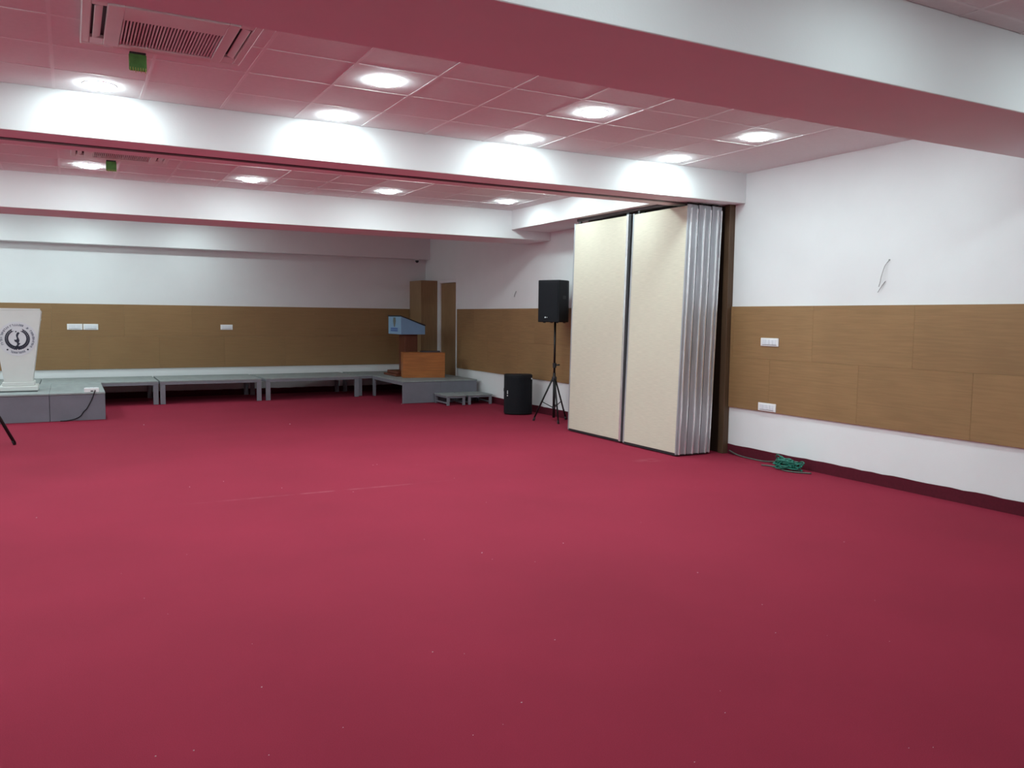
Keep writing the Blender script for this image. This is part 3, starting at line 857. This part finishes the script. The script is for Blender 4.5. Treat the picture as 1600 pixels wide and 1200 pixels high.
# ================================================================== tripod stands
def tripod(label, x, y, top, angs, r, hub, lr=0.0135, group='tripod stands'):
    t = thing('tripod_stand', label, 'stand', (x, y, 0), 0, group)
    MB().tube([(0, 0, 0.06), (0, 0, hub + 0.10)], 0.021, 14).build('lower_tube', 'black_metal', t)
    MB().tube([(0, 0, hub + 0.09), (0, 0, top)], 0.017, 14).build('pole', 'black_metal', t)
    MB().lathe([(0.0, -0.03), (0.034, -0.03), (0.038, -0.01), (0.038, 0.03), (0.028, 0.045), (0.0, 0.045)], 16, (0, 0, hub)).build('hub', 'dark', t)
    MB().lathe([(0.0, -0.04), (0.028, -0.04), (0.030, 0.03), (0.0, 0.035)], 16, (0, 0, hub + 0.22)).build('collar', 'dark', t)
    MB().tube([(0.02, -0.01, hub + 0.22), (0.075, -0.03, hub + 0.225)], 0.012, 8).build('knob', 'dark', t)
    MB().lathe([(0.0, -0.02), (0.026, -0.02), (0.026, 0.02), (0.0, 0.02)], 14, (0, 0, 0.22)).build('slider', 'dark', t)
    for a in angs:
        c, s = math.cos(math.radians(a)), math.sin(math.radians(a))
        lg = MB().tube([(0.030 * c, 0.030 * s, hub), (r * c, r * s, 0.016)], lr, 8).build('leg', 'black_metal', t)
        f = 0.55
        MB().tube([(0.024 * c, 0.024 * s, 0.22), ((0.03 + (r - 0.03) * f) * c, (0.03 + (r - 0.03) * f) * s, hub + (0.016 - hub) * f)], 0.007, 6).build('brace', 'black_metal', t)
        MB().tube([((r - 0.02) * c, (r - 0.02) * s, 0.05), (r * c, r * s, 0.0)], 0.018, 8).build('rubber_foot', 'dark', lg)
    return t
tripod('black tripod stand carrying the loudspeaker beside the folded panels', POLE[0], POLE[1], 1.536, (140, 252, 22), 0.32, 0.655)
tripod('black tripod stand of which one leg reaches in at the left edge', -0.985, 11.52, 1.30, (5, 125, 245), 0.355, 0.72, 0.019)

# ================================================================== small things
# security camera at the far corner
sc = thing('security_camera', 'tiny dark security camera under the beam in the far right corner', 'camera', (6.70, 16.98, 2.836))
MB().lathe([(0.0, 0.0), (0.045, 0.0), (0.045, -0.018), (0.0, -0.020)], 16).build('base', 'white_plastic', sc)
MB().lathe([(0.038, -0.018), (0.036, -0.045), (0.022, -0.066), (0.0, -0.072)], 16).build('dome', 'dark', sc)

# loose wires sticking out of the wall
def wire(label, runs, r):
    t = thing('wall_wire', label, 'wire', runs[0][0], 0, 'loose wires on the right wall')
    o = Vector(runs[0][0])
    for pts in runs:
        MB().tube([Vector(p) - o for p in smooth(pts)], r, 6).build('strand', 'wire', t)
    MB().lathe([(0.0, 0.006), (0.007, 0.006), (0.007, -0.006), (0.0, -0.006)], 10).build('outlet_ring', 'wire', t)
    return t
wire('thin grey wire loop sticking out of the white wall, right of the switch plates',
     [[(6.945, 5.345, 2.192), (6.93, 5.377, 2.139), (6.925, 5.395, 2.084), (6.925, 5.413, 2.024), (6.93, 5.425, 1.981), (6.93, 5.438, 1.938)],
      [(6.943, 5.375, 1.99), (6.935, 5.402, 1.95), (6.93, 5.422, 1.919), (6.925, 5.442, 1.883)]], 0.0032)
wire('short dark wire hanging from the wall between the door and the loudspeaker',
     [[(6.945, 12.875, 2.06), (6.935, 12.885, 2.03), (6.93, 12.897, 2.00), (6.93, 12.91, 1.964)]], 0.006)

# heap of green hose by the right wall
rnd = random.Random(5)
pts = []
cx, cy = 6.77, 6.34
for i in range(125):
    a = i * 0.9 + rnd.uniform(-0.5, 0.5)
    lay = i / 125
    rx = (0.11 - 0.03 * lay) * rnd.uniform(0.35, 1.1)
    ry = (0.21 - 0.06 * lay) * rnd.uniform(0.5, 1.05)
    z = 0.012 + 0.145 * (lay ** 0.6) * rnd.uniform(0.1, 1.0)
    pts.append((min(6.915, cx + rx * math.cos(a) + 0.02 * math.sin(i * 0.13)), cy + ry * math.sin(a) + 0.04 * math.sin(i * 0.07), z))
hz = thing('garden_hose', 'tangled heap of thin green hose lying on the carpet by the right wall', 'hose', (cx, cy, 0))
MB().tube([Vector(p) - Vector((cx, cy, 0)) for p in smooth(pts, 6)], 0.0062, 6).build('coil', 'hose', hz)
tail = smooth([(6.915, 7.40, 0.045), (6.90, 7.27, 0.02), (6.895, 7.15, 0.009), (6.885, 7.0, 0.008), (6.89, 6.82, 0.009), (6.89, 6.66, 0.03), (6.84, 6.52, 0.05)])
MB().tube([p - Vector((cx, cy, 0)) for p in tail], 0.0085, 6).build('tail', 'hose_dull', hz)
low = smooth([(6.69, 6.65, 0.009), (6.745, 6.51, 0.009), (6.67, 6.30, 0.009), (6.70, 6.17, 0.009), (6.80, 6.05, 0.009)])
MB().tube([p - Vector((cx, cy, 0)) for p in low], 0.0085, 6).build('tail', 'hose_dull', hz)

# scattered white lint on the carpet
sp = [(2.808, 12.161), (2.43, 4.952), (3.057, 4.915), (1.486, 3.554), (1.616, 2.906), (0.894, 3.036), (3.153, 2.994), (1.32, 2.754), (3.466, 3.957), (0.357, 3.116), (0.229, 3.136),
      (1.953, 2.216), (2.742, 1.926), (2.829, 1.887), (4.92, 4.053), (0.684, 3.535), (2.088, 3.421), (2.316, 2.453), (0.896, 12.902), (3.402, 3.337), (-0.275, 7.339), (0.595, 2.96), (5.308, 14.20)]
rnd = random.Random(9)
lb = MB()
allp = [(a, c, 1.0) for a, c in sp] + [(rnd.uniform(0.2, 5.5), rnd.uniform(2.0, 9.0), 0.5) for _ in range(30)]
for a, c, s in allp:
    q = s * (0.0015 + 0.0005 * c) * rnd.uniform(0.6, 1.0)
    g = bmesh.ops.create_icosphere(lb.bm, subdivisions=1, radius=q)
    for v in g['verts']:
        v.co = Vector((v.co.x * rnd.uniform(0.8, 1.6) + a, v.co.y + c, v.co.z * 0.6 + q * 0.5))
lint = lb.build('carpet_lint', 'lint')
tag(lint, 'tiny white specks of lint scattered over the red carpet', 'lint', kind='stuff')
